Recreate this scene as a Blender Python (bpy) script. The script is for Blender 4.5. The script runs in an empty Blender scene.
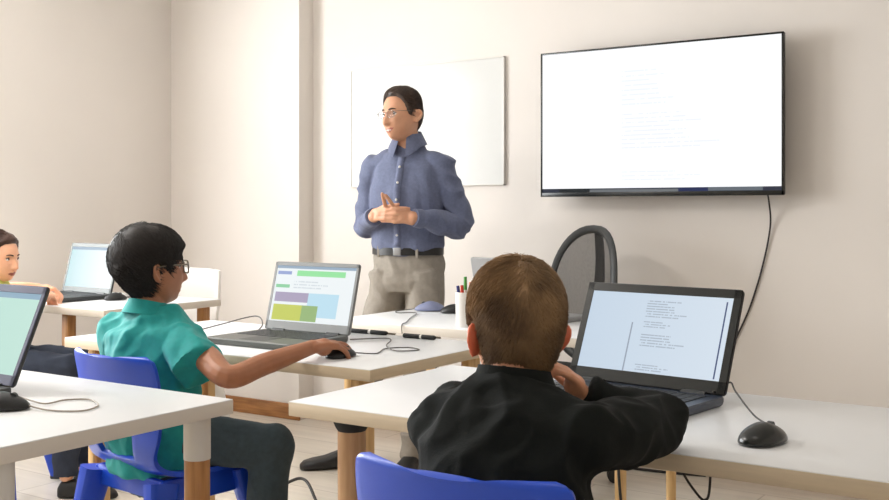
import bpy, bmesh, math, random
from mathutils import Vector, Matrix, noise
random.seed(7)
V = Vector
S = bpy.context.scene
COL = S.collection
PI = math.pi
EXPO = 0.0

# ------------------------------------------------------------------ materials
def lin(c):
    return tuple(((x / 255) / 12.92 if x <= 10 else (((x / 255) + .055) / 1.055) ** 2.4) for x in c)

def mat(name, rgb, rough=.5, metal=0, vary=0, vscale=6, bump=0, bscale=60, spec=.5, sss=0, sheen=0, stretch=None, coat=0, rgb2=None):
    m = bpy.data.materials.new(name); m.use_nodes = True
    nt = m.node_tree; b = nt.nodes['Principled BSDF']
    c = lin(rgb)
    b.inputs['Base Color'].default_value = (*c, 1)
    b.inputs['Roughness'].default_value = rough
    b.inputs['Metallic'].default_value = metal
    b.inputs['Specular IOR Level'].default_value = spec
    if coat: b.inputs['Coat Weight'].default_value = coat
    if sss:
        b.inputs['Subsurface Weight'].default_value = sss
        b.inputs['Subsurface Radius'].default_value = (.02, .008, .005)
        b.inputs['Subsurface Scale'].default_value = .5
    if sheen:
        b.inputs['Sheen Weight'].default_value = sheen
    tc = nt.nodes.new('ShaderNodeTexCoord'); mp = nt.nodes.new('ShaderNodeMapping')
    nt.links.new(tc.outputs['Object'], mp.inputs[0])
    if stretch: mp.inputs['Scale'].default_value = stretch
    if vary or rgb2:
        n = nt.nodes.new('ShaderNodeTexNoise'); n.inputs['Scale'].default_value = vscale
        n.inputs['Detail'].default_value = 5
        nt.links.new(mp.outputs[0], n.inputs['Vector'])
        mx = nt.nodes.new('ShaderNodeMix'); mx.data_type = 'RGBA'
        cr = nt.nodes.new('ShaderNodeMapRange'); cr.inputs[1].default_value = .35; cr.inputs[2].default_value = .65
        nt.links.new(n.outputs['Fac'], cr.inputs[0]); nt.links.new(cr.outputs[0], mx.inputs[0])
        c2 = lin(rgb2) if rgb2 else tuple(x * (1 - vary) for x in c)
        c1 = c if rgb2 else tuple(min(1, x * (1 + vary * .5)) for x in c)
        mx.inputs[6].default_value = (*c1, 1); mx.inputs[7].default_value = (*c2, 1)
        nt.links.new(mx.outputs[2], b.inputs['Base Color'])
    if bump:
        n2 = nt.nodes.new('ShaderNodeTexNoise'); n2.inputs['Scale'].default_value = bscale
        n2.inputs['Detail'].default_value = 3
        nt.links.new(mp.outputs[0], n2.inputs['Vector'])
        bp = nt.nodes.new('ShaderNodeBump'); bp.inputs['Strength'].default_value = bump; bp.inputs['Distance'].default_value = .004
        nt.links.new(n2.outputs['Fac'], bp.inputs['Height']); nt.links.new(bp.outputs[0], b.inputs['Normal'])
    return m

def wood(name, rgb, rgb2, axis=2, rough=.45):
    st = [14, 14, 14]; st[axis] = 1.2
    return mat(name, rgb, rough, rgb2=rgb2, vscale=5, stretch=tuple(st), bump=.08, bscale=9)

def screen_mat(name, base, items, strength=1.0, base2=None):
    """items: ('r',x0,y0,x1,y1,rgb) filled block, ('t',x0,y0,x1,y1,rows,rgb,amount) lines of small text"""
    m = bpy.data.materials.new(name); m.use_nodes = True
    nt = m.node_tree; N = nt.nodes; L = nt.links
    b = N['Principled BSDF']
    tc = N.new('ShaderNodeTexCoord'); sp = N.new('ShaderNodeSeparateXYZ'); L.new(tc.outputs['UV'], sp.inputs[0])
    def M(op, a, c):
        n = N.new('ShaderNodeMath'); n.operation = op
        for i, q in enumerate((a, c)):
            if isinstance(q, (int, float)): n.inputs[i].default_value = q
            else: L.new(q, n.inputs[i])
        return n.outputs[0]
    def rect(x0, y0, x1, y1):
        a = M('MULTIPLY', M('GREATER_THAN', sp.outputs[0], x0), M('LESS_THAN', sp.outputs[0], x1))
        c = M('MULTIPLY', M('GREATER_THAN', sp.outputs[1], y0), M('LESS_THAN', sp.outputs[1], y1))
        return M('MULTIPLY', a, c)
    def mixc(fac, a, c):
        mx = N.new('ShaderNodeMix'); mx.data_type = 'RGBA'
        L.new(fac, mx.inputs[0])
        if isinstance(a, tuple): mx.inputs[6].default_value = a
        else: L.new(a, mx.inputs[6])
        mx.inputs[7].default_value = c
        return mx.outputs[2]
    cur = (*lin(base), 1)
    if base2:
        cur = mixc(sp.outputs[0], cur, (*lin(base2), 1))
    for it in items:
        if it[0] == 'r':
            cur = mixc(rect(*it[1:5]), cur, (*lin(it[5]), 1))
        else:
            x0, y0, x1, y1, rows, rgb, amt = it[1:8]
            yy = M('MULTIPLY', M('SUBTRACT', sp.outputs[1], y0), rows / (y1 - y0))
            line = M('LESS_THAN', M('FRACT', yy, 0), .42)
            cv = N.new('ShaderNodeCombineXYZ'); L.new(M('MULTIPLY', sp.outputs[0], 55), cv.inputs[0]); L.new(M('MULTIPLY', M('FLOOR', yy, 0), 7.3), cv.inputs[1])
            ns = N.new('ShaderNodeTexNoise'); ns.inputs['Scale'].default_value = 1; L.new(cv.outputs[0], ns.inputs['Vector'])
            word = M('GREATER_THAN', ns.outputs['Fac'], .42)
            # ragged right edge: each row ends somewhere else
            cv2 = N.new('ShaderNodeCombineXYZ'); L.new(M('MULTIPLY', M('FLOOR', yy, 0), 3.7), cv2.inputs[0])
            n2 = N.new('ShaderNodeTexWhiteNoise'); n2.noise_dimensions = '3D'; L.new(cv2.outputs[0], n2.inputs['Vector'])
            end = M('MULTIPLY_ADD', n2.outputs['Value'], (x1 - x0) * .55)
            end.node.inputs[2].default_value = x0 + (x1 - x0) * .45
            ok = M('LESS_THAN', sp.outputs[0], end)
            f = M('MULTIPLY', M('MULTIPLY', M('MULTIPLY', line, word), ok), M('MULTIPLY', rect(x0, y0, x1, y1), amt))
            cur = mixc(f, cur, (*lin(rgb), 1))
    b.inputs['Base Color'].default_value = (.02, .02, .02, 1)
    b.inputs['Roughness'].default_value = .35
    b.inputs['Specular IOR Level'].default_value = .05
    if isinstance(cur, tuple): b.inputs['Emission Color'].default_value = cur
    else: L.new(cur, b.inputs['Emission Color'])
    b.inputs['Emission Strength'].default_value = strength / (2 ** EXPO)
    return m

M_ = {}
M_['wall'] = mat('wall_paint', (230, 223, 216), .85, vary=.03, vscale=1.2, bump=.05, bscale=180, spec=.2)
M_['ceil'] = mat('ceiling_paint', (238, 236, 232), .9, spec=.2)
M_['skirt'] = wood('skirting_wood', (176, 122, 70), (140, 92, 50), 0)
M_['top'] = mat('white_laminate', (231, 232, 233), .32, vary=.015, vscale=3)
M_['edge'] = mat('tan_edge', (208, 190, 162), .5, vary=.06, vscale=3, stretch=(2, 2, 30))  # tan tone for the edges of two desks
M_['edge_white'] = mat('cream_edge', (220, 211, 198), .5, vary=.03, vscale=3)
M_['birch'] = wood('birch_leg', (226, 190, 136), (205, 164, 108))
M_['oak'] = wood('oak_leg', (188, 136, 82), (160, 110, 62))
M_['tan'] = wood('tan_leg', (212, 172, 130), (196, 152, 110))
M_['sleeve'] = mat('white_sleeve', (214, 209, 200), .5)
M_['black'] = mat('black_plastic', (22, 22, 23), .42)
M_['softblack'] = mat('matte_black', (28, 28, 28), .7)
M_['rim'] = mat('gloss_black', (18, 20, 18), .25)
M_['blue'] = mat('blue_plastic', (26, 74, 198), .33, vary=.04, vscale=12, bump=.03, bscale=240)
M_['whiteplastic'] = mat('white_plastic', (232, 228, 222), .4)
M_['grey'] = mat('grey_plastic', (128, 130, 130), .4)
M_['silver'] = mat('silver_metal', (150, 150, 150), .38, metal=.5)
M_['dark'] = mat('dark_grey_plastic', (52, 54, 54), .45)
M_['darkblue'] = mat('slate_bezel', (78, 80, 104), .4)
M_['dark3'] = mat('olive_grey_plastic', (84, 86, 82), .4)
M_['grey5'] = mat('grey_bezel', (92, 96, 94), .5)
M_['key'] = mat('key_black', (30, 31, 34), .5)
M_['palm'] = mat('palmrest_screen_reflection', (58, 66, 82), .3, metal=.3)  # bluish reflection of the screen put into the base colour
M_['cord'] = mat('grey_cord', (86, 82, 78), .5)
M_['cordtan'] = mat('beige_cord', (150, 140, 126), .5)
M_['cordblack'] = mat('black_cord', (36, 32, 30), .5)
M_['board'] = mat('whiteboard_gloss', (218, 218, 215), .10, spec=.12)
M_['boardframe'] = mat('whiteboard_edge', (226, 224, 219), .4)
M_['chrome'] = mat('chrome', (190, 190, 190), .2, metal=1)

def floor_mat():
    m = bpy.data.materials.new('floor_vinyl'); m.use_nodes = True
    nt = m.node_tree; N = nt.nodes; L = nt.links; b = N['Principled BSDF']
    tc = N.new('ShaderNodeTexCoord')
    br = N.new('ShaderNodeTexBrick'); L.new(tc.outputs['Object'], br.inputs['Vector'])
    br.inputs['Color1'].default_value = (*lin((226, 217, 204)), 1); br.inputs['Color2'].default_value = (*lin((221, 212, 198)), 1)
    br.inputs['Mortar'].default_value = (*lin((196, 186, 172)), 1)
    br.inputs['Scale'].default_value = 1; br.inputs['Mortar Size'].default_value = .004
    br.inputs['Brick Width'].default_value = 1.3; br.inputs['Row Height'].default_value = .24; br.inputs['Bias'].default_value = 0
    mp = N.new('ShaderNodeMapping'); mp.inputs['Scale'].default_value = (.8, 9, 1); L.new(tc.outputs['Object'], mp.inputs[0])
    n = N.new('ShaderNodeTexNoise'); n.inputs['Scale'].default_value = 2.2; n.inputs['Detail'].default_value = 6; L.new(mp.outputs[0], n.inputs['Vector'])
    mx = N.new('ShaderNodeMix'); mx.data_type = 'RGBA'; mx.blend_type = 'MULTIPLY'
    mr = N.new('ShaderNodeMapRange'); mr.inputs[1].default_value = .35; mr.inputs[2].default_value = .7; mr.inputs[3].default_value = .88; mr.inputs[4].default_value = 1.02
    L.new(n.outputs['Fac'], mr.inputs[0])
    mx.inputs[0].default_value = 1; L.new(br.outputs['Color'], mx.inputs[6]); L.new(mr.outputs[0], mx.inputs[7])
    L.new(mx.outputs[2], b.inputs['Base Color'])
    b.inputs['Roughness'].default_value = .28
    return m
M_['floor'] = floor_mat()

def glass_mat(name, tint=(1, 1, 1), gl=.08):
    m = bpy.data.materials.new(name); m.use_nodes = True
    nt = m.node_tree; N = nt.nodes; L = nt.links
    out = N['Material Output']; N.remove(N['Principled BSDF'])
    t = N.new('ShaderNodeBsdfTransparent'); t.inputs[0].default_value = (*tint, 1)
    g = N.new('ShaderNodeBsdfGlossy'); g.inputs['Roughness'].default_value = .05
    mx = N.new('ShaderNodeMixShader'); mx.inputs[0].default_value = gl
    L.new(t.outputs[0], mx.inputs[1]); L.new(g.outputs[0], mx.inputs[2]); L.new(mx.outputs[0], out.inputs[0])
    return m
M_['pane'] = glass_mat('window_glass', (.97, .98, .98), .05)
M_['lens'] = glass_mat('spectacle_lens', (.97, .97, .97), .012)

def mesh_mat():
    """fine black chair mesh: woven threads with see-through holes"""
    m = bpy.data.materials.new('chair_mesh_fabric'); m.use_nodes = True
    nt = m.node_tree; N = nt.nodes; L = nt.links
    out = N['Material Output']; b = N['Principled BSDF']
    b.inputs['Base Color'].default_value = (*lin((52, 51, 50)), 1); b.inputs['Roughness'].default_value = .8
    t = N.new('ShaderNodeBsdfTransparent')
    mx = N.new('ShaderNodeMixShader')
    wv = N.new('ShaderNodeTexNoise'); wv.inputs['Scale'].default_value = 40
    mr = N.new('ShaderNodeMapRange'); mr.inputs[3].default_value = .64; mr.inputs[4].default_value = .74
    L.new(wv.outputs['Fac'], mr.inputs[0]); L.new(mr.outputs[0], mx.inputs[0])
    L.new(t.outputs[0], mx.inputs[1]); L.new(b.outputs[0], mx.inputs[2]); L.new(mx.outputs[0], out.inputs[0])
    return m
M_['mesh'] = mesh_mat()

# ------------------------------------------------------------------ mesh helpers
class MB:
    def __init__(s): s.v = []; s.f = []; s.m = []
    def add(s, vs, fs, m=0, X=None):
        o = len(s.v)
        s.v += [(X @ V(p)) if X else V(p) for p in vs]
        s.f += [tuple(i + o for i in f) for f in fs]
        s.m += [m] * len(fs)
        return s
    def bm(s, b, m=0, X=None):
        b.verts.index_update()
        s.add([v.co.copy() for v in b.verts], [tuple(v.index for v in f.verts) for f in b.faces], m, X); b.free(); return s
    def box(s, x0, x1, y0, y1, z0, z1, m=0, bev=0, seg=2, X=None):
        b = bmesh.new(); bmesh.ops.create_cube(b, size=1)
        for v in b.verts:
            v.co = V(((x0 + x1) / 2 + v.co.x * (x1 - x0), (y0 + y1) / 2 + v.co.y * (y1 - y0), (z0 + z1) / 2 + v.co.z * (z1 - z0)))
        if bev: bmesh.ops.bevel(b, geom=list(b.edges), offset=bev, segments=seg, affect='EDGES', profile=.5)
        return s.bm(b, m, X)
    def loft(s, rings, m=0, cap=True, X=None):
        n = len(rings[0]); vs = [p for r in rings for p in r]; fs = []
        for i in range(len(rings) - 1):
            for j in range(n):
                k = (j + 1) % n
                fs.append((i * n + j, i * n + k, (i + 1) * n + k, (i + 1) * n + j))
        if cap:
            fs.append(tuple(reversed(range(n)))); fs.append(tuple(range((len(rings) - 1) * n, len(rings) * n)))
        return s.add(vs, fs, m, X)
    def tube(s, pts, r, n=8, m=0, smooth=0, X=None, cap=True):
        pts = [V(p) for p in pts]
        rs = r if isinstance(r, (list, tuple)) else [r] * len(pts)
        if smooth: pts, rs = crom(pts, rs, smooth)
        return s.loft(frames(pts, rs, n), m, cap, X)
    def cyl(s, p0, p1, r0, r1=None, n=20, m=0, X=None):
        return s.tube([p0, p1], [r0, r0 if r1 is None else r1], n, m, 0, X)
    def lathe(s, prof, c=(0, 0, 0), n=24, m=0, X=None):
        c = V(c)
        return s.loft([[c + V((r * math.cos(2 * PI * j / n), r * math.sin(2 * PI * j / n), z)) for j in range(n)] for r, z in prof], m, True, X)
    def sphere(s, c, r, m=0, nu=20, nv=12, X=None, fn=None):
        c = V(c); r = r if isinstance(r, (tuple, list)) else (r, r, r)
        vs = []; fs = []
        for i in range(1, nv):
            t = PI * i / nv
            for j in range(nu):
                p = 2 * PI * j / nu
                vs.append(c + V((r[0] * math.sin(t) * math.cos(p), r[1] * math.sin(t) * math.sin(p), r[2] * math.cos(t))))
        top = len(vs); vs.append(c + V((0, 0, r[2]))); bot = len(vs); vs.append(c - V((0, 0, r[2])))
        for i in range(nv - 2):
            for j in range(nu):
                k = (j + 1) % nu
                fs.append((i * nu + j, (i + 1) * nu + j, (i + 1) * nu + k, i * nu + k))
        for j in range(nu):
            k = (j + 1) % nu
            fs.append((top, j, k)); fs.append((bot, (nv - 2) * nu + k, (nv - 2) * nu + j))
        if fn: vs = [fn(p) for p in vs]
        return s.add(vs, fs, m, X)
    def build(s, name, mats, parent=None, smooth=35, loc=None, rz=None, off=None):
        me = bpy.data.meshes.new(name)
        vs = [v - off for v in s.v] if off is not None else s.v
        me.from_pydata([tuple(v) for v in vs], [], s.f)
        mats = mats if isinstance(mats, (list, tuple)) else [mats]
        for m in mats: me.materials.append(m)
        if len(mats) > 1: me.polygons.foreach_set('material_index', s.m)
        return fin(me, name, parent, smooth, loc, rz)

def fin(me, name, parent=None, smooth=35, loc=None, rz=None, fixn=True):
    if fixn:
        b = bmesh.new(); b.from_mesh(me); bmesh.ops.recalc_face_normals(b, faces=b.faces); b.to_mesh(me); b.free()
    if smooth:
        me.polygons.foreach_set('use_smooth', [True] * len(me.polygons))
        if smooth < 180: me.set_sharp_from_angle(angle=math.radians(smooth))
    me.update()
    o = bpy.data.objects.new(name, me); COL.objects.link(o)
    if parent is not None: o.parent = parent
    if loc is not None: o.location = loc
    if rz is not None: o.rotation_euler = (0, 0, rz)
    return o

def crom(pts, rs, k):
    P = []; R = []
    n = len(pts)
    tup = isinstance(rs[0], (tuple, list))
    for i in range(n - 1):
        p0 = pts[max(i - 1, 0)]; p1 = pts[i]; p2 = pts[i + 1]; p3 = pts[min(i + 2, n - 1)]
        for j in range(k):
            t = j / k; t2 = t * t; t3 = t2 * t
            P.append(.5 * ((2 * p1) + (p2 - p0) * t + (2 * p0 - 5 * p1 + 4 * p2 - p3) * t2 + (3 * p1 - p0 - 3 * p2 + p3) * t3))
            u = t * t * (3 - 2 * t)
            R.append(tuple(a + (b - a) * u for a, b in zip(rs[i], rs[i + 1])) if tup else rs[i] + (rs[i + 1] - rs[i]) * u)
    P.append(pts[-1]); R.append(rs[-1])
    return P, R

def frames(pts, rs, n, side=None, p=2.0):
    rings = []; a = None
    for i, q in enumerate(pts):
        t = (pts[min(i + 1, len(pts) - 1)] - pts[max(i - 1, 0)])
        if t.length < 1e-9: t = V((0, 0, 1))
        t.normalize()
        ref = V(side) if side is not None else a
        if ref is None: ref = V((0, 0, 1)).cross(t) if abs(t.z) < .9 else V((1, 0, 0))
        a = ref - t * ref.dot(t)
        if a.length < 1e-6: a = t.orthogonal()
        a.normalize(); b = t.cross(a)
        ra, rb = rs[i] if isinstance(rs[i], (tuple, list)) else (rs[i], rs[i])
        ring = []
        for j in range(n):
            c, s_ = math.cos(2 * PI * j / n), math.sin(2 * PI * j / n)
            if p != 2.0:
                c = math.copysign(abs(c) ** (2 / p), c); s_ = math.copysign(abs(s_) ** (2 / p), s_)
            ring.append(q + a * (ra * c) + b * (rb * s_))
        rings.append(ring)
    return rings

def thing(name, label, cat, loc=(0, 0, 0), rz=0, group=None):
    o = bpy.data.objects.new(name, None); COL.objects.link(o)
    o.empty_display_size = .1; o.location = loc; o.rotation_euler = (0, 0, rz)
    return tag(o, label, cat, group)
def tag(o, label, cat, group=None):
    o['label'] = label; o['category'] = cat
    if group: o['group'] = group
    return o
def struct(o): o['kind'] = 'structure'; return o

# ------------------------------------------------------------------ room (metres; x along the front wall, y towards it)
XL, XR, YB, YF, YP, ZC = -4.95, 1.7, -2.3, 4.53, 4.41, 2.75
XP = -3.915
struct(MB().box(XL - .15, XR + .15, YB - .15, YF + .15, -.1, 0).build('floor', M_['floor'], smooth=0))
struct(MB().box(XL - .15, XR + .15, YB - .15, YF + .15, ZC, ZC + .1).build('ceiling', M_['ceil'], smooth=0))
struct(MB().box(XP, XR + .15, YF, YF + .15, 0, ZC).build('wall_front', M_['wall'], smooth=0))
struct(MB().box(XL, XP, YP, YF + .15, 0, ZC).build('wall_pillar', M_['wall'], smooth=0))
struct(MB().box(XR, XR + .15, YB, YF + .15, 0, ZC).build('wall_right', M_['wall'], smooth=0))
struct(MB().box(XL, XR, YB - .15, YB, 0, ZC).build('wall_back', M_['wall'], smooth=0))
WIN = [(-1.75, .1), (.85, 3.05)]; WZ0, WZ1 = .85, 2.4
wl = MB(); ys = [YB - .15] + [q for w in WIN for q in w] + [YF + .15]
for i in range(0, len(ys), 2): wl.box(XL - .15, XL, ys[i], ys[i + 1], 0, ZC)
for a, b in WIN: wl.box(XL - .15, XL, a, b, 0, WZ0).box(XL - .15, XL, a, b, WZ1, ZC)
struct(wl.build('wall_left', M_['wall'], smooth=0))
for i, (a, b) in enumerate(WIN):
    w = MB()
    for y0, y1, z0, z1 in ((a, a + .06, WZ0, WZ1), (b - .06, b, WZ0, WZ1), (a, b, WZ0, WZ0 + .06), (a, b, WZ1 - .06, WZ1), ((a + b) / 2 - .035, (a + b) / 2 + .035, WZ0, WZ1), (a, b, 1.9, 1.95)):
        w.box(XL - .1, XL - .04, y0, y1, z0, z1, bev=.004)
    o = struct(w.build('window_%d' % (i + 1), M_['whiteplastic']))
    MB().box(XL - .073, XL - .069, a + .05, b - .05, WZ0 + .05, WZ1 - .05).build('pane', M_['pane'], o, 0)
def board(x0, x1, y0, y1): return MB().box(x0, x1, y0, y1, 0, .088, bev=.004)
struct(board(XL, XP + .012, YP - .014, YP).build('baseboard_pillar', M_['skirt']))
struct(board(XP, XR, YF - .014, YF).build('baseboard_front', M_['skirt']))
struct(MB().box(XL, XL + .014, YB, YP - .014, 0, .088, bev=.004).build('baseboard_left', M_['skirt']))

# ------------------------------------------------------------------ desks
TH = .75; TT = .032
def desk(label, x0, x1, y0, y1, legs, style, edge='edge'):
    cx, cy = (x0 + x1) / 2, (y0 + y1) / 2
    t = thing('desk', label, 'desk', (cx, cy, 0), 0, 'white topped classroom desks')
    hx, hy = (x1 - x0) / 2, (y1 - y0) / 2
    b = MB().box(-hx, hx, -hy, hy, TH - TT, TH - .0015, m=1, bev=.002).box(-hx + .001, hx - .001, -hy + .001, hy - .001, TH - .003, TH, m=0, bev=.0008)
    b.build('tabletop', [M_['top'], M_[edge]], t)
    for lx, ly in legs:
        p = V((lx - cx, ly - cy, 0))
        if style == 'sleeved':
            l = MB().cyl(p, p + V((0, 0, TH - TT - .09)), .027, .028, 28).build('leg', M_['oak'], t)
            MB().cyl(p + V((0, 0, TH - TT - .095)), p + V((0, 0, TH - TT)), .0295, n=28).build('leg_sleeve', M_['sleeve'], l)
        elif style == 'collared':
            l = MB().cyl(p, p + V((0, 0, TH - TT - .03)), .029, .031, 28).build('leg', M_['tan'], t)
            MB().lathe([(.031, TH - TT - .03), (.036, TH - TT - .022), (.045, TH - TT)], p, 28).build('leg_collar', M_['softblack'], l)
        elif style == 'plank':
            sx = -1 if lx < cx else 1
            l = MB().box(p.x - .013, p.x + .013, p.y - .035, p.y + .035, 0, TH - TT, bev=.003).build('leg', M_['birch'], t)
            MB().box(p.x - sx * .013 - .006, p.x - sx * .013 + .006, p.y - .028, p.y - .006, .01, TH - TT, bev=.002).build('leg_batten', M_['oak'], l)
        elif style == 'square':
            MB().box(p.x - .022, p.x + .022, p.y - .022, p.y + .022, 0, TH - TT, bev=.004).build('leg', M_['oak'], t)
        else:
            MB().cyl(p, p + V((0, 0, TH - TT)), .0175, .021, 24).build('leg', M_['birch'], t)
    return t
desk('white desk in front of the boy in the black jacket, under the black laptop', -1.565, -.2, 1.728, 2.378, [(-1.445, 1.80), (-1.49, 2.32), (-.29, 1.80), (-.29, 2.30)], 'collared')
desk('white desk at the lower left, with white sleeves on its wooden legs', -3.02, -1.684, 1.05, 1.68, [(-1.735, 1.62), (-1.722, 1.128), (-2.95, 1.62), (-2.95, 1.11)], 'sleeved', 'edge_white')
desk('white desk where the boy in the teal shirt works on the grey laptop', -2.965, -1.692, 2.185, 2.84, [(-1.755, 2.235), (-1.755, 2.78), (-2.87, 2.25), (-2.93, 2.78)], 'plank')
desk('white desk of the teacher, holding the pen cup, beside the mesh office chair', -2.6, -1.36, 3.10, 3.76, [(-1.415, 3.15), (-1.456, 3.69), (-2.54, 3.15), (-2.54, 3.70)], 'slim', 'edge_white')
desk('white desk near the pillar, with the far laptop, beside the white chair', -4.62, -3.62, 2.86, 3.53, [(-3.93, 2.92), (-3.675, 3.47), (-4.22, 3.47), (-4.56, 2.92)], 'square', 'edge_white')

# ------------------------------------------------------------------ laptops
def laptop(label, x, y, rot, w, L, lean, scr, base_m, lid_m, bezel_m, dep=.26, name='laptop', keym='key', bz=(.014, .02, .026), back=False):
    t = thing(name, label, 'laptop', (x, y, TH), rot, 'laptops on the desks')
    h = w / 2; bh = .021
    # base: hinge at local y=0, the user sits towards -y
    b = MB()
    ring = []
    def rr(inset, z, r=.012):
        pts = []
        for cx, cy, a0 in ((h - r, -r * .5, 0), (-h + r, -r * .5, 90), (-h + r, -dep + r, 180), (h - r, -dep + r, 270)):
            for k in range(5):
                a = math.radians(a0 + k * 22.5)
                pts.append(V((cx + (r - inset) * math.cos(a), cy + (r - inset) * math.sin(a), z)))
        return pts
    b.loft([rr(.006, .0), rr(.002, .004), rr(0, .01), rr(0, bh - .003), rr(.0025, bh)])
    b.build('base', base_m, t)
    # keyboard
    k = MB(); kw = w * .86; rows = 6; x0 = -kw / 2; ky0 = -dep * .56; ky1 = -.022
    rh = (ky1 - ky0) / rows
    for r in range(rows):
        n = 15 if r < 5 else 8
        cw = kw / n
        for c in range(n):
            wd = cw
            k.box(x0 + c * wd + .0012, x0 + (c + 1) * wd - .0012, ky1 - (r + 1) * rh + .0012, ky1 - r * rh - .0012, bh - .001, bh + .0018, bev=.0006, seg=1)
    k.build('keyboard', M_[keym], t)
    MB().box(-.05, .05, -dep + .02, -dep * .60, bh - .001, bh + .0006, bev=.0004, seg=1).build('touchpad', M_['dark'], t)
    for sx in (-1, 1): MB().tube([(sx * h * .78, .002, bh), (sx * h * .5, .002, bh)], .006, 10).build('hinge', M_['dark'], t)
    # lid, leaning back
    X = Matrix.Translation((0, .004, bh)) @ Matrix.Rotation(-lean, 4, 'X')
    def rz(inset, yy, r=.01):
        pts = []
        for cx, cz, a0 in ((h - r, L - r, 0), (-h + r, L - r, 90), (-h + r, r, 180), (h - r, r, 270)):
            for q in range(5):
                a = math.radians(a0 + q * 22.5)
                pts.append(V((cx + (r - inset) * math.cos(a), yy, cz + (r - inset) * math.sin(a))))
        return pts
    lid = MB().loft([rz(.001, 0), rz(0, .0015), rz(0, .006), rz(.003, .009)], X=X).build('lid', lid_m, t)
    bs, bt, bb = bz
    f = MB()
    for q in ((-h + .002, -h + bs, .002, L - .002), (h - bs, h - .002, .002, L - .002), (-h + .002, h - .002, L - bt, L - .002), (-h + .002, h - .002, .002, bb)):
        f.box(q[0], q[1], -.0022, .0005, q[2], q[3], bev=.0006, seg=1, X=X)
    f.build('bezel', bezel_m, lid)
    me = bpy.data.meshes.new('screen')
    me.from_pydata([tuple(X @ V(p)) for p in ((-h + bs, -.0008, bb), (h - bs, -.0008, bb), (h - bs, -.0008, L - bt), (-h + bs, -.0008, L - bt))], [], [(0, 1, 2, 3)])
    uv = me.uv_layers.new()
    for i, q in enumerate(((0, 0), (1, 0), (1, 1), (0, 1))): uv.data[i].uv = q
    me.materials.append(scr)
    fin(me, 'screen', lid, 0, fixn=False)
    return t

SC1 = screen_mat('document_screen', (196, 212, 228), [('t', .42, .70, .72, .93, 7, (120, 128, 144), .5), ('t', .42, .57, .62, .66, 3, (120, 128, 144), .5), ('t', .42, .33, .74, .50, 5, (120, 128, 144), .5), ('t', .42, .03, .66, .12, 3, (120, 128, 144), .5), ('r', .335, 0, .345, .62, (150, 160, 176)), ('r', .958, .02, .968, .95, (70, 82, 120))], base2=(212, 224, 236))
SC2 = screen_mat('mint_screen', (176, 216, 204), [('r', 0, .93, 1, 1, (140, 170, 190)), ('t', .1, .5, .5, .8, 6, (150, 190, 180), .5)], base2=(190, 224, 212))
SC3 = screen_mat('web_page_screen', (236, 242, 244), [
    ('r', 0, .95, 1, 1, (150, 170, 190)), ('r', .02, .84, .2, .9, (150, 165, 210)), ('r', .27, .82, .88, .92, (150, 226, 160)),
    ('r', .02, .6, .2, .66, (140, 205, 160)), ('r', .03, .35, .46, .52, (170, 160, 186)), ('r', .46, .1, .84, .52, (188, 222, 238)),
    ('r', .03, .02, .56, .3, (196, 204, 96)), ('r', .4, .02, .6, .3, (150, 180, 120)), ('t', .25, .6, .7, .76, 3, (180, 190, 200), .5)])
SC5 = screen_mat('pale_blue_screen', (190, 222, 226), [('r', 0, .93, 1, 1, (150, 170, 190))], base2=(244, 246, 250))
SC4 = screen_mat('idle_screen', (200, 210, 220), [])
TOPL = {}
laptop('black laptop showing a text document, in front of the boy in the black jacket', -.949, 2.225, math.radians(-7), .404, .242, math.radians(23), SC1, M_['palm'], M_['black'], M_['rim'], dep=.285, bz=(.02, .022, .03))
laptop('dark laptop with a pale green screen at the left edge of the photo', -2.306, 1.42, 0, .38, .24, math.radians(23), SC2, M_['dark'], M_['dark'], M_['darkblue'], dep=.25)
LAP3 = laptop('grey laptop showing a colourful web page, in front of the boy in teal', -2.283, 2.60, 0, .365, .232, math.radians(14.5), SC3, M_['dark3'], M_['grey'], M_['grey'], dep=.27, bz=(.012, .014, .03))
laptop('grey laptop with a pale blue screen on the far desk, behind the boy in teal', -4.255, 3.252, math.radians(-2), .383, .244, math.radians(14), SC5, M_['dark'], M_['dark'], M_['grey5'], dep=.26)
laptop('silver laptop on the desk of the teacher, seen from behind its lid', -1.965, 3.42, math.radians(172), .34, .225, math.radians(12), SC4, M_['silver'], M_['silver'], M_['dark'], dep=.24)

# ------------------------------------------------------------------ mice
def mouse(label, x, y, rot, m, cordpts, k=1.0, cord_m='cord', z=TH):
    t = thing('computer_mouse', label, 'computer mouse', (x, y, z), rot, 'wired computer mice')
    def shape(p):
        # front is +y; flat underside, hump towards the back
        q = V(p); u = q.y / .055
        q.x *= (1 - .10 * u - .08 * (1 - u * u) * .8)
        if q.z < 0: q.z *= .12
        else: q.z *= 1 - .28 * max(0, u) - .1 * max(0, -u)
        return q
    MB().sphere((0, 0, .0), (.036 * k, .056 * k, .032 * k), fn=lambda p: shape(p) + V((0, 0, .0044 * k)), nu=32, nv=20).build('shell', m, t, 180)
    MB().tube([(-.0045,   .022 * k, .0265 * k), (.0045, .022 * k, .0265 * k)], .008 * k, 14).build('scroll_wheel', M_['dark'], t)
    ci = Matrix.Translation((x, y, z)) @ Matrix.Rotation(rot, 4, 'Z'); ci.invert()
    pts = [V((0, .052 * k, .009))] + [ci @ V(p) for p in cordpts]
    MB().tube(pts, .0019, 7, smooth=8).build('cord', M_[cord_m], t)
    return t
mouse('large black mouse on the white desk to the right of the black laptop', -.572, 1.895, math.radians(-14), M_['rim'], [(-.568, 1.99, .757), (-.64, 2.07, .76), (-.72, 2.19, .785), (-.752, 2.245, .795), (-.775, 2.20, .776)], 1.05, 'cordblack')
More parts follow.
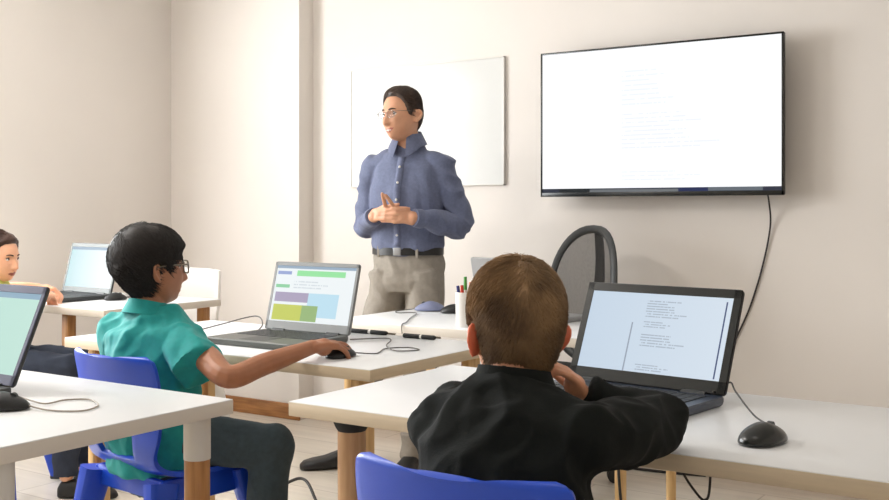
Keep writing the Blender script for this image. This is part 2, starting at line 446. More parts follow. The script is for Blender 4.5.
mouse('black mouse beside the dark laptop at the left edge, its cord looped on the desk', -2.0, 1.322, math.radians(-58), M_['black'], [(-1.90, 1.362, .753), (-1.838, 1.393, .753), (-1.845, 1.437, .753), (-1.877, 1.466, .753), (-1.935, 1.488, .753), (-1.972, 1.455, .753), (-1.965, 1.40, .754), (-2.03, 1.40, .757), (-2.10, 1.41, .76)], 1.05, 'cordtan')
mouse('black mouse under the right hand of the boy in teal', -1.906, 2.326, math.radians(-10), M_['black'], [(-1.86, 2.43, .753), (-1.90, 2.53, .753), (-1.86, 2.59, .753), (-1.80, 2.56, .753), (-1.84, 2.50, .754), (-1.92, 2.56, .757), (-2.00, 2.69, .755), (-2.05, 2.72, .755), (-2.094, 2.60, .76)], .92)
mouse('small black mouse on the far desk, right of the far laptop', -3.99, 3.22, math.radians(-10), M_['softblack'], [(-3.97, 3.33, .753), (-3.95, 3.42, .753), (-3.99, 3.44, .753), (-4.05, 3.30, .757)], 1.0)
mouse('blue grey mouse on the desk of the teacher', -2.475, 3.60, math.radians(125), mat('blue_grey_plastic', (120, 126, 156), .5), [(-2.57, 3.50, .753), (-2.52, 3.44, .753), (-2.46, 3.48, .753), (-2.36, 3.30, .753), (-2.28, 3.16, .753), (-2.255, 3.10, .751), (-2.248, 3.092, .72)], 1.15)
mouse('black mouse between the blue grey mouse and the white pen cup', -2.335, 3.575, math.radians(-55), M_['black'], [(-2.24, 3.64, .753), (-2.16, 3.70, .753), (-2.06, 3.68, .754), (-2.005, 3.48, .76)], 1.05)

# thin grey power cord lying on the desk of the boy in teal, from the laptop
MB().tube([(-2.47, 2.56, .757), (-2.50, 2.63, .78), (-2.58, 2.68, .80), (-2.66, 2.60, .775), (-2.70, 2.50, .753), (-2.62, 2.42, .753), (-2.72, 2.38, .753), (-2.80, 2.45, .753)], .0022, 7, smooth=10).build('cord', M_['cord'], LAP3, off=V((-2.283, 2.60, TH)))

# ------------------------------------------------------------------ markers, pen cup, pens
def marker(label, x, y, rot, L=.135):
    t = thing('marker_pen', label, 'marker', (x, y, TH), rot, 'marker pens on the desk')
    MB().lathe([(.006, 0), (.0075, .002), (.0075, L * .52), (.007, L * .53)], n=18, X=Matrix.Translation((0, 0, .0076)) @ Matrix.Rotation(PI / 2, 4, 'Y')).build('barrel', M_['black'], t)
    MB().lathe([(.0062, L * .53), (.0062, L * .60)], n=18, X=Matrix.Translation((0, 0, .0076)) @ Matrix.Rotation(PI / 2, 4, 'Y')).build('band', M_['whiteplastic'], t)
    MB().lathe([(.0075, L * .60), (.0075, L * .97), (.006, L)], n=18, X=Matrix.Translation((0, 0, .0076)) @ Matrix.Rotation(PI / 2, 4, 'Y')).build('cap', M_['softblack'], t)
marker('longer black marker pen, next to the lid of the grey laptop', -2.275, 2.815, 0, .165)
marker('shorter black marker pen, farther from the grey laptop, below the teacher\'s desk', -2.03, 2.80, 0, .125)

CUP = V((-2.035, 3.19, TH))
c = MB().lathe([(.034, 0), (.036, .004), (.039, .125), (.0365, .125), (.034, .006), (.0, .006)], n=32)
tag(c.build('pen_cup', M_['whiteplastic'], loc=CUP), 'white cup full of coloured pens on the desk of the teacher', 'cup')
PENS = [((-.024, .002), (-.034, -.002), (40, 44, 110), .146, 'navy'), ((-.012, .016), (-.016, .02), (70, 150, 60), .178, 'green'), ((-.004, -.018), (-.002, -.024), (206, 60, 34), .15, 'red'),
        ((.010, .006), (.014, .010), (224, 110, 40), .16, 'orange'), ((.020, -.008), (.030, -.012), (44, 30, 30), .158, 'dark')]
for (bx, by), (tx, ty), rgb, L, nm in PENS:
    t = thing('pen', '%s pen standing in the white pen cup' % nm, 'pen', CUP + V((0, 0, 0)), 0, 'pens in the white cup')
    p0, p1 = V((bx * .6, by * .6, .0085)), V((tx, ty, L)); d = (p1 - p0)
    MB().cyl(p0, p0 + d * .72, .0052, n=12).build('barrel', mat('pen_barrel_' + nm, (226, 222, 214), .4), t)
    MB().cyl(p0 + d * .72, p1, .0066, .0056, n=12).build('cap', mat('pen_' + nm, rgb, .4), t)

# ------------------------------------------------------------------ television, cord, whiteboard
SCT = screen_mat('television_screen', (250, 252, 254), [('r', 0, 0, 1, .028, (40, 44, 60)), ('r', .08, 0, .22, .028, (24, 30, 34)), ('r', .22, 0, .6, .020, (104, 108, 112)), ('r', .6, 0, .72, .028, (30, 40, 80)), ('r', .72, .004, .93, .028, (96, 104, 112)),
    ('t', .36, .60, .60, .86, 8, (226, 232, 236), .55), ('t', .36, .30, .78, .56, 9, (226, 230, 236), .55), ('t', .36, .08, .7, .16, 3, (228, 232, 236), .55)], 1.06)
tx0, tx1, tz0, tz1 = -2.385, -1.245, 1.232, 1.911
tv = thing('television', 'large flat television with a white page on screen, mounted on the wall', 'television', (-1.815, 4.40, 1.57))
hx, hz = (tx1 - tx0) / 2, (tz1 - tz0) / 2
TV0 = V((-1.815, 4.40, 1.57)); zo = (tz0 + tz1) / 2 - 1.57
MB().box(-hx, hx, 0, .028, -hz + zo, hz + zo, bev=.006).box(-hx * .7, hx * .7, .028, .055, -hz * .7 + zo, hz * .5 + zo, bev=.01).build('housing', M_['black'], tv)
bz = MB()
for q in ((-hx, -hx + .009, -hz, hz), (hx - .009, hx, -hz, hz), (-hx, hx, hz - .009, hz), (-hx, hx, -hz, -hz + .02)):
    bz.box(q[0], q[1], -.004, .004, q[2] + zo, q[3] + zo, bev=.0015)
bz.build('bezel', M_['rim'], tv)
me = bpy.data.meshes.new('screen')
me.from_pydata([(-hx + .008, -.001, -hz + .019 + zo), (hx - .008, -.001, -hz + .019 + zo), (hx - .008, -.001, hz - .008 + zo), (-hx + .008, -.001, hz - .008 + zo)], [], [(0, 1, 2, 3)])
uv = me.uv_layers.new()
for i, q in enumerate(((0, 0), (1, 0), (1, 1), (0, 1))): uv.data[i].uv = q
me.materials.append(SCT); fin(me, 'screen', tv, 0, fixn=False)
MB().box(-.2, .2, .118, .13, -.15, .15, bev=.003).box(-.12, -.08, .055, .12, -.12, .12).box(.08, .12, .055, .12, -.12, .12).build('wall_bracket', M_['softblack'], tv)
MB().tube([(-1.33, 4.44, 1.26), (-1.328, 4.47, 1.21), (-1.335, 4.515, 1.10), (-1.37, 4.522, .93), (-1.425, 4.524, .75), (-1.49, 4.524, .60), (-1.56, 4.524, .42), (-1.6, 4.524, .30)], .0040, 8, smooth=8).build('cord', M_['cordblack'], tv, off=TV0)
tag(MB().box(-1.64, -1.56, 4.515, 4.53, .24, .32, bev=.004).build('wall_socket', M_['whiteplastic']), 'white wall socket at the end of the television cord', 'socket')

wx0, wx1, wz0, wz1 = -3.63, -2.655, 1.294, 1.936
wb = thing('whiteboard', 'glossy whiteboard on the wall behind the man in the blue shirt', 'whiteboard', ((wx0 + wx1) / 2, 4.5195, (wz0 + wz1) / 2))
hx, hz = (wx1 - wx0) / 2, (wz1 - wz0) / 2
MB().box(-hx + .003, hx - .003, -.004, .01, -hz + .003, hz - .003).build('panel', M_['board'], wb, 0)
f = MB()
for q in ((-hx, -hx + .006, -hz, hz), (hx - .006, hx, -hz, hz), (-hx, hx, hz - .006, hz), (-hx, hx, -hz, -hz + .006)): f.box(q[0], q[1], -.008, .01, q[2], q[3], bev=.001)
f.build('edge_trim', M_['boardframe'], wb)

# ------------------------------------------------------------------ plastic shell chairs
def shell_chair(label, x, y, rz, m, top=.787, seat=.45, w=.37, group='plastic classroom chairs'):
    t = thing('plastic_chair', label, 'chair', (x, y, 0), rz, group)
    # side profile from the front lip over the seat and up the back (local +y is forward)
    prof = [(.205, seat - .03), (.20, seat - .004), (.15, seat), (.05, seat - .008), (-.07, seat - .004), (-.125, seat + .012), (-.16, seat + .06),
            (-.176, seat + .12), (-.19, seat + .2), (-.203, seat + .27), (-.212, top - .012), (-.216, top)]
    P, _ = crom([V((0, a, b)) for a, b in prof], [1.0] * len(prof), 4)
    n = len(P); nu = 25; vs = []; fs = []
    for i, p in enumerate(P):
        f = i / (n - 1)
        back = max(0, min(1, (p.z - seat - .02) / .18)) if p.y < -.1 else 0
        hw = w / 2 * (1 - .03 * (1 - back) - .16 * math.exp(-((p.z - seat - .03) / .05) ** 2) * (1 if p.y < -.1 else 0))
        for j in range(nu):
            s = -1 + 2 * j / (nu - 1)
            e = abs(s) ** 3
            yy = p.y + back * .042 * s * s
            zz = p.z + (1 - back) * .012 * s * s
            if i > n - 9:   # rounded upper corners
                k = (i - (n - 9)) / 8
                hw2 = hw - .030 * (1 - math.sqrt(max(0, 1 - k * k)))
            else: hw2 = hw
            vs.append((s * hw2, yy, zz))
    def hole(i, j):
        z = (P[i].z + P[i + 1].z) / 2; yv = P[i].y; s = -1 + 2 * (j + .5) / (nu - 1)
        return yv < -.1 and seat + .045 < z < seat + .125 and abs(s) < .5
    for i in range(n - 1):
        for j in range(nu - 1):
            if not hole(i, j): fs.append((i * nu + j, i * nu + j + 1, (i + 1) * nu + j + 1, (i + 1) * nu + j))
    me = bpy.data.meshes.new('seat_shell'); me.from_pydata(vs, [], fs)
    o = bpy.data.objects.new('tmp', me); COL.objects.link(o)
    sd = o.modifiers.new('s', 'SOLIDIFY'); sd.thickness = .013; sd.offset = 0
    bv = o.modifiers.new('b', 'BEVEL'); bv.width = .004; bv.segments = 2; bv.limit_method = 'ANGLE'; bv.angle_limit = math.radians(50)
    me2 = bpy.data.meshes.new_from_object(o.evaluated_get(bpy.context.evaluated_depsgraph_get()))
    bpy.data.objects.remove(o)
    me2.name = 'seat_shell'; me2.materials.clear(); me2.materials.append(m)
    fin(me2, 'seat_shell', t, 60)
    for sx in (-1, 1):
        for sy in (-1, 1):
            p1 = V((sx * (w / 2 - .035), sy * .135 + .01, seat - .012)); p0 = V((sx * (w / 2 + .045), sy * .215 + .01, .006))
            mid = p1.lerp(p0, .4)
            MB().loft(frames([p1, mid, p0], [(.046, .027), (.034, .022), (.023, .017)], 16, side=(0, 1, 0), p=4)).build('leg', m, t)
            MB().box(p0.x - .018, p0.x + .018, p0.y - .025, p0.y + .025, 0, .016, bev=.004).build('foot_pad', M_['dark'], t)
        MB().box(sx * (w / 2 - .036) - .009, sx * (w / 2 - .036) + .009, -.13, .15, seat - .075, seat - .004, bev=.008).build('side_apron', m, t)
    MB().box(-w / 2 + .03, w / 2 - .03, -.128, -.108, seat - .06, seat - .005, bev=.006).build('back_apron', m, t)
    return t
shell_chair('blue plastic chair under the boy in the black jacket, nearest the camera', -.842, 1.472, math.radians(0), M_['blue'], w=.385)
shell_chair('blue plastic chair under the boy in the teal shirt', -2.265, 2.005, math.radians(-6), M_['blue'], seat=.468)
shell_chair('blue plastic chair under the girl at the far left', -4.02, 2.56, math.radians(-58), M_['blue'])
shell_chair('white plastic chair at the far desk, in front of the pillar', -3.99, 3.52, math.radians(180), M_['whiteplastic'], top=.868, w=.40)

# ------------------------------------------------------------------ mesh office chair
oc = thing('office_chair', 'black office chair with an oval mesh back, behind the desk of the teacher', 'chair', (-2.13, 4.02, 0), math.radians(-202))
# local +y is forward
hoop = []
for i in range(40):
    a = 2 * PI * i / 40
    cx, cz = math.cos(a), math.sin(a)
    xx = .205 * math.copysign(abs(cx) ** .85, cx); zz = .80 + .285 * math.copysign(abs(cz) ** .9, cz)
    yy = -.20 - .20 * (zz - .55) * .45 + .05 * (xx / .2) ** 2
    hoop.append(V((xx, yy, zz)))
hb = MB(); rings = []
for i in range(40):
    t_ = (hoop[(i + 1) % 40] - hoop[i - 1]).normalized(); a = (V((0, 1, .1)) - t_ * t_.dot(V((0, 1, .1)))).normalized(); b2 = t_.cross(a)
    rings.append([hoop[i] + a * (.013 * math.cos(2 * PI * j / 10)) + b2 * (.019 * math.sin(2 * PI * j / 10)) for j in range(10)])
rings.append(rings[0]); hb.loft(rings, cap=False)
back_ = hb.build('back_hoop', M_['dark'], oc)
mb = MB(); rows = []
for r in range(9):
    q = 1 - r / 8.0
    rows.append([V((p.x * q, p.y * q + (1 - q) * (-.20 - .2 * .25 * .45 - .012) - .03 * (1 - q) * q, .80 + (p.z - .80) * q)) for p in hoop])
vs = [p for r in rows for p in r]; fs = [(i * 40 + j, i * 40 + (j + 1) % 40, (i + 1) * 40 + (j + 1) % 40, (i + 1) * 40 + j) for i in range(8) for j in range(40)]
mb.add(vs, fs).build('mesh_panel', M_['mesh'], back_, 180)
MB().tube([(0, -.275, 1.075), (0, -.285, .95), (0, -.275, .80), (0, -.235, .64), (0, -.16, .50), (0, -.06, .43)], [(.024, .012), (.026, .014), (.032, .016), (.03, .018), (.028, .018), (.03, .02)], 12, smooth=5).build('back_spine', M_['softblack'], oc)
MB().sphere((0, .03, .47), (.245, .235, .042), nu=40, nv=16).build('seat', M_['softblack'], oc, 180)
for sx in (-1, 1):
    MB().tube([(sx * .2, -.02, .44), (sx * .275, -.02, .46), (sx * .28, -.02, .63)], .014, 10, smooth=4).build('arm_post', M_['softblack'], oc)
    MB().box(sx * .28 - .035, sx * .28 + .035, -.14, .12, .63, .655, bev=.01).build('armrest', M_['softblack'], oc)
MB().cyl((0, 0, .09), (0, 0, .44), .026, n=20).build('gas_column', M_['softblack'], oc)
for i in range(5):
    a = 2 * PI * i / 5 + .3; e = V((math.cos(a) * .27, math.sin(a) * .27, .075))
    MB().tube([(0, 0, .11), e], [(.03, .022), (.018, .014)], 12).build('base_spoke', M_['softblack'], oc)
    cst = MB(); sd_ = V((-math.sin(a), math.cos(a), 0))
    for q in (-1, 1): cst.cyl(e + sd_ * (.008 * q) + V((0, 0, -.045)), e + sd_ * (.024 * q) + V((0, 0, -.045)), .0295, n=20)
    cst.cyl(e + V((0, 0, -.03)), e, .009, n=10).build('caster', M_['black'], oc)

# ------------------------------------------------------------------ cords and plug on the floor
tag(MB().tube([(-.83, 2.1, .717), (-.806, 2.1, .63), (-.775, 2.1, .585), (-.755, 2.1, .572), (-.745, 2.1, .60), (-.742, 2.1, .717)], .0028, 8, smooth=8).build('cable', M_['cordblack']), 'thin dark cord hanging in a V under the desk of the boy in black', 'cord')
tag(MB().tube([(-2.94, 3.05, .006), (-2.80, 3.09, .10), (-2.73, 3.11, .115), (-2.62, 3.05, .06), (-2.52, 2.98, .01), (-2.3, 2.98, .006), (-1.95, 3.18, .006)], .006, 8, smooth=8).build('cable', M_['cordblack']), 'black cord arching above the floor beside the knee of the boy in teal', 'cord')
tag(MB().tube([(-2.75, 4.46, .006), (-2.4, 4.44, .006), (-2.1, 4.40, .006), (-1.8, 4.42, .006), (-1.6, 4.46, .007)], .006, 8, smooth=8).build('cable', M_['cordblack']), 'dark cord lying on the floor along the wall behind the office chair', 'cord')
tag(MB().tube([(-1.385, 3.05, .70), (-1.395, 3.10, .55), (-1.40, 3.095, .40), (-1.37, 3.07, .2), (-1.33, 3.1, .03)], .005, 8, smooth=8).build('cable', M_['cordblack']), 'brown cord running down the leg of the teacher\'s desk', 'cord')
# ------------------------------------------------------------------ people
from mathutils.bvhtree import BVHTree

def remesh(B, voxel, it=2, fac=.5):
    me = bpy.data.meshes.new('tmp'); me.from_pydata([tuple(v) for v in B.v], [], B.f)
    b = bmesh.new(); b.from_mesh(me); bmesh.ops.recalc_face_normals(b, faces=b.faces); b.to_mesh(me); b.free()
    o = bpy.data.objects.new('tmp', me); COL.objects.link(o)
    r = o.modifiers.new('r', 'REMESH'); r.mode = 'VOXEL'; r.voxel_size = voxel
    if it:
        s = o.modifiers.new('s', 'SMOOTH'); s.iterations = it; s.factor = fac
    m2 = bpy.data.meshes.new_from_object(o.evaluated_get(bpy.context.evaluated_depsgraph_get()))
    bpy.data.objects.remove(o); bpy.data.meshes.remove(me)
    return m2

def displace(me, fn):
    ns = [v.normal.copy() for v in me.vertices]
    for v, n in zip(me.vertices, ns): v.co = v.co + n * fn(v.co, n)
    me.update()

def ridge(p): return 1 - min(1, abs(noise.noise(p)) * 2.6)

def place(me, name, mats, base, parent=None, smooth=180):
    me.name = name
    if len(me.materials): me.materials.clear()
    for m in (mats if isinstance(mats, (list, tuple)) else [mats]): me.materials.append(m)
    me.transform(Matrix.Translation(-V(base)))
    return fin(me, name, parent, smooth, base if parent is None else None)

def g(x): return math.exp(-x * x)
def sst(x, a, b):
    t = max(0, min(1, (x - a) / (b - a))); return t * t * (3 - 2 * t)

class Head:
    """a head about its own centre: x to the person's left, y forward, z up; W takes it to the room"""
    def __init__(s, c, fwd, a=.076, b=.097, hc=.118, pitch=0, roll=0, smile=0):
        s.a, s.b, s.c, s.k, s.smile = a, b, hc, hc / .118, smile
        f = V((fwd[0], fwd[1], 0)).normalized(); l = V((-f.y, f.x, 0))
        R = Matrix((l, f, V((0, 0, 1)))).transposed().to_4x4()
        R = R @ Matrix(((-1, 0, 0, 0), (0, 1, 0, 0), (0, 0, 1, 0), (0, 0, 0, 1))) if False else R
        s.W = Matrix.Translation(V(c)) @ R @ Matrix.Rotation(roll, 4, 'Y') @ Matrix.Rotation(-pitch, 4, 'X')
        s.I = s.W.inverted()
    def lipz(s, x): return -.0735 + s.smile * .007 * min(1.4, (x / .022) ** 2)
    def surf(s, d, face=True):
        k = s.k; sx, sy, sz = d
        r0 = math.sqrt(max(1e-9, sx * sx + sy * sy)); ux, uy = sx / r0, sy / r0
        if sz < 0:
            p = 2.0 + 1.1 * max(0, uy)
            r = (1 - min(1, abs(sz)) ** p) ** (1 / p)
        else:
            p = 2.25; r = (1 - min(1, sz) ** p) ** (1 / p)
        x, y, z = s.a * ux * r, s.b * uy * r, s.c * sz
        t = max(0, -sz)
        x *= 1 - .30 * t ** 1.5
        if uy < 0:
            y *= (1 - .34 * t ** 1.1) * (1 + .04 * max(0, sz))
        else: x *= 1 - .05 * uy
        if face and uy > 0:
            w = sst(uy, .15, .45); X, Z = x / k, z / k; q = 0
            ax = abs(X)
            q -= .009 * g((ax - .031) / .014) * g(Z / .011)
            q += .004 * g((ax - .028) / .022) * g((Z - .021) / .008)
            nw = sst(Z, -.058, -.046) * (1 - sst(Z, -.046, .012) * .86) * (1 - sst(Z, .012, .03))
            q += .025 * nw * g(X / (.009 + .004 * nw))
            q += .006 * g((ax - .012) / .006) * g((Z + .046) / .008)
            lz = s.lipz(X)
            q += .0055 * g(X / .021) * (g((Z - lz - .0055) / .0045) + 1.1 * g((Z - lz + .0055) / .005))
            q -= .0035 * g(X / .026) * g((Z - lz) / .0025)
            q += .011 * g(X / .019) * g((Z + .105) / .014)
            q += (.004 + .004 * s.smile) * g((ax - .040) / .016) * g((Z + .036) / .018)
            y += q * k * w
        return V((x, y, z))
    def mesh(s, B, nt=60, npn=84):
        vs = []; fs = []
        for i in range(1, nt):
            th = PI * i / nt
            for j in range(npn):
                ph = 2 * PI * j / npn
                vs.append(s.surf((math.sin(th) * math.cos(ph), math.sin(th) * math.sin(ph), math.cos(th))))
        top = len(vs); vs.append(V((0, 0, s.c))); bot = len(vs); vs.append(V((0, vs[-2].y * 0 + .02 * s.k, -s.c)))
        for i in range(nt - 2):
            for j in range(npn):
                q = (j + 1) % npn; fs.append((i * npn + j, (i + 1) * npn + j, (i + 1) * npn + q, i * npn + q))
        for j in range(npn):
            q = (j + 1) % npn; fs.append((top, j, q)); fs.append((bot, (nt - 2) * npn + q, (nt - 2) * npn + j))
        B.add(vs, fs, X=s.W)
        k = s.k
        for sx in (-1, 1):   # ears
            E = s.W @ Matrix.Translation((sx * s.a * .985, -.008 * k, -.010 * k)) @ Matrix.Rotation(sx * math.radians(24), 4, 'Z') @ Matrix.Rotation(math.radians(10), 4, 'X')
            B.sphere((sx * .003 * k, -.006 * k, 0), (.0058 * k, .017 * k, .028 * k), X=E)
            rim = [(sx * .004 * k, .008 * k, -.012 * k), (sx * .006 * k, .008 * k, .014 * k), (sx * .010 * k, -.004 * k, .029 * k), (sx * .013 * k, -.019 * k, .022 * k), (sx * .013 * k, -.022 * k, .004 * k), (sx * .010 * k, -.013 * k, -.016 * k), (sx * .007 * k, -.002 * k, -.029 * k)]
            B.tube(rim, [.0035 * k, .004 * k, .0045 * k, .0048 * k, .0045 * k, .005 * k, .0055 * k], 10, smooth=5, X=E)
    def front(s, x, z):
        best = None
        for i in range(20, 75):
            th = PI * i / 90
            for j in range(-36, 37):
                ph = PI / 2 + j / 36 * 1.1
                p = s.surf((math.sin(th) * math.cos(ph), math.sin(th) * math.sin(ph), math.cos(th)))
                e = (p.x - x) ** 2 + (p.z - z) ** 2
                if best is None or e < best[0]: best = (e, p.y)
        return best[1]
    def eyes(s, base, parent, iris=(70, 48, 34), brow=None, browm=None, look=(0, 0)):
        k = s.k
        for sx in (-1, 1):
            y = s.front(sx * .031 * k, 0)
            c = V((sx * .031 * k, y - .0072 * k, .0005 * k))
            e = MB(); e.sphere(c, .0118 * k, X=s.W, nu=20, nv=14).build('eye', EYE, parent, 180, off=V(base))
            gz = (V((look[0], 1, look[1]))).normalized()
            MB().sphere(c + gz * .0086 * k, .0052 * k, X=s.W).build('iris', mat('iris', iris, .2), parent, 180, off=V(base))
            # upper lid
            MB().tube([c + V((-.0125 * k, .006 * k, .002 * k)), c + V((-.005 * k, .0115 * k, .0066 * k)), c + V((.005 * k, .0115 * k, .0066 * k)), c + V((.0125 * k, .006 * k, .002 * k))], .0022 * k, 8, smooth=5, X=s.W).build('eyelid', browm or EYE, parent, 180, off=V(base))
            if browm:
                pts = []
                for q in (0, .35, .7, 1):
                    bx, bz_ = sx * (.014 + .030 * q) * k, (.0185 + .006 * math.sin(q * 2.4) - .003 * q) * k
                    pts.append(V((bx, s.front(bx, bz_) - .0005, bz_)))
                MB().tube(pts, [.0032 * k, .0036 * k, .003 * k, .0014 * k], 8, smooth=5, X=s.W).build('eyebrow', browm, parent, 180, off=V(base))
    def hair(s, base, parent, m, line, T, crown=(0, -.5, .85), n=3000, L=.03, rad=.0009, sides=None, lift=.002, seed=1, rough=.22, nfreq=26, gravity=.3):
        """line: [(angle from the face, height of the hairline)], T(angle, z/c) thickness"""
        rnd = random.Random(seed)
        def zh(a):
            for (a0, z0), (a1, z1) in zip(line, line[1:]):
                if a <= a1: return z0 + (z1 - z0) * (a - a0) / (a1 - a0)
            return line[-1][1]
        def thick(d, nz=True):
            p = s.surf(d, False); a = math.atan2(abs(p.x), p.y)
            mk = sst(p.z / s.k, zh(a) - .006, zh(a) + .012)
            t = T(a, d[2])
            if nz: t *= 1 + rough * noise.noise(V((p.x, p.y, p.z)) * nfreq)
            nrm = V((p.x / s.a ** 2, p.y / s.b ** 2, p.z / s.c ** 2)).normalized()
            return p, nrm, (-.007 + (t + .007) * mk), mk
        vs = []; fs = []; nt, npn = 54, 96
        for i in range(nt + 1):
            th = max(.001, PI * .86 * i / nt)
            for j in range(npn):
                ph = 2 * PI * j / npn
                p, nr, t, mk = thick((math.sin(th) * math.cos(ph), math.sin(th) * math.sin(ph), math.cos(th)))
                vs.append(p + nr * t)
        for i in range(nt):
            for j in range(npn):
                q = (j + 1) % npn; fs.append((i * npn + j, (i + 1) * npn + j, (i + 1) * npn + q, i * npn + q))
        B = MB().add(vs, fs, X=s.W)
        C = V(crown).normalized(); cnt = 0
        while cnt < n:
            z = rnd.uniform(-.75, 1); ph = rnd.uniform(0, 2 * PI); r = math.sqrt(1 - z * z)
            d = V((r * math.cos(ph), r * math.sin(ph), z))
            p, nr, t, mk = thick(d)
            if mk < .55: continue
            cnt += 1
            tan = d - C * d.dot(C)
            tan = (d * d.dot(C) - C); tan = tan - d * tan.dot(d)
            if tan.length < 1e-3: tan = V((1, 0, 0))
            tan.normalize()
            sw = tan.cross(d) * .35 + V((rnd.gauss(0, .3), rnd.gauss(0, .3), rnd.gauss(0, .3) - gravity))
            dr = (tan + sw); pts = []; q = p + nr * (t - .0015); ln = L * rnd.uniform(.6, 1.25); dd = d.copy()
            for i in range(4):
                pts.append(q.copy())
                st = dr - dd * dr.dot(dd)
                q = q + st.normalized() * ln / 3
                dd = V((q.x / s.a, q.y / s.b, q.z / s.c)).normalized()
                p2, n2, t2, mk2 = thick(dd, False)
                h = max(t2, .002) + lift * (i + 1) / 3 * rnd.uniform(.3, 1.3)
                q = p2 + n2 * h
            B.tube(pts, [rad, rad, rad * .8, rad * .3], 3, X=s.W, cap=False)
        return B.build('hair', m, parent, 180, off=V(base))
    def glasses(s, base, parent, m, w=.046, h=.034, fr=.0016, round_=3.2, dy=.020):
        k = s.k; yy = s.b * .87 + dy * k; ob = MB(); lens = []
        for sx in (-1, 1):
            c = V((sx * .031 * k, yy, -.003 * k)); ring = []
            for i in range(28):
                t = 2 * PI * i / 28; cx, cz = math.cos(t), math.sin(t)
                ring.append(c + V((w / 2 * k * math.copysign(abs(cx) ** (2 / round_), cx), -abs(sx * .031 * k + w / 2 * k * cx) * .12, h / 2 * k * math.copysign(abs(cz) ** (2 / round_), cz))))
            ob.tube(ring + ring[:2], fr, 8, X=s.W); lens.append(ring)
            xo = sx * (.031 * k + w / 2 * k)
            ob.tube([(xo, yy - .006 * k, .008 * k), (sx * (s.a + .002), yy - .03 * k, .008 * k), (sx * (s.a + .005), .01 * k, .010 * k), (sx * (s.a + .006), -.018 * k, .004 * k), (sx * (s.a + .004), -.026 * k, -.012 * k)], fr, 8, smooth=5, X=s.W)
        ob.tube([(-(.031 * k - w / 2 * k), yy, .004 * k), (0, yy + .003, .008 * k), (.031 * k - w / 2 * k, yy, .004 * k)], fr, 8, smooth=4, X=s.W)
        gl = ob.build('glasses', m, parent, 180, off=V(base))
        for ring in lens:
            b2 = [p - V((0, .0012, 0)) for p in ring]
            MB().loft([ring, b2], X=s.W).build('lens', M_['lens'], gl, 30, off=V(base))

def limb(B, pts, rs, n=16, sm=6, ends=True, side=None):
    pts = [V(p) for p in pts]
    P, Rr = crom(pts, rs, sm)
    B.loft(frames(P, Rr, n, side))
    if ends:
        for p, r in ((pts[0], rs[0]), (pts[-1], rs[-1])):
            rr = max(r) if isinstance(r, (tuple, list)) else r
            if not isinstance(r, (tuple, list)): B.sphere(p, rr, nu=n, nv=10)

FING = [((.043, .026, .020), .0265, .0088), ((.048, .030, .022), .009, .009), ((.045, .028, .021), -.009, .0086), ((.035, .021, .018), -.0255, .0077)]
def hand(B, W, fwd, nrm, side, k=1.0, curl=(.25, .35, .25), spread=.06, over=None, thumb=(.65, .7, -.25), thumb_curl=.25, palm=.082):
    """W wrist, fwd to the fingers, nrm out of the back of the hand, side towards the thumb"""
    W = V(W); fwd = V(fwd).normalized(); nrm = V(nrm); nrm = (nrm - fwd * nrm.dot(fwd)).normalized()
    sd = fwd.cross(nrm); sd = sd if sd.dot(V(side)) > 0 else -sd
    tips = []
    B.sphere(W, .021 * k, nu=14, nv=10)
    for i, (ls, off, r) in enumerate(FING):
        K = W + fwd * ((palm - abs(off - .009) * .35) * k) + sd * off * k + nrm * .001
        limb(B, [W + sd * off * .55 * k, W.lerp(K, .55) + sd * off * .1 * k + nrm * .003 * k, K], [.0155 * k, .0125 * k, .0108 * k], 12, 4)
        d = (fwd + sd * spread * (off / .0265)).normalized(); p = K.copy()
        cs = over[i] if over and over.get(i) else curl
        pts = [p.copy()]
        if isinstance(cs[0], (tuple, list, Vector)):
            for dd, l in zip(cs, ls): p = p + V(dd).normalized() * l * k; pts.append(p.copy())
        else:
            for c, l in zip(cs, ls):
                ax = sd; d = Matrix.Rotation(-c if d.cross(-nrm).dot(sd) < 0 else c, 3, sd) @ d
                p = p + d * l * k; pts.append(p.copy())
        limb(B, pts, [r * 1.05 * k, r * k, r * .92 * k, r * .74 * k], 10, 3); tips.append(pts[-1])
    B.sphere(W + fwd * .042 * k - nrm * .004 * k, .026 * k, nu=14, nv=10, X=None)
    T0 = W + sd * .016 * k + fwd * .014 * k - nrm * .004 * k
    d = (fwd * thumb[0] + sd * thumb[1] + nrm * thumb[2]).normalized()
    pts = [T0]; p = T0
    for i, l in enumerate((.040, .033, .026)):
        p = p + d * l * k; pts.append(p.copy())
        d = (d + (fwd - sd * .5) * thumb_curl * .6).normalized()
    limb(B, pts, [.0145 * k, .0115 * k, .0098 * k, .0075 * k], 12, 3)
    return tips

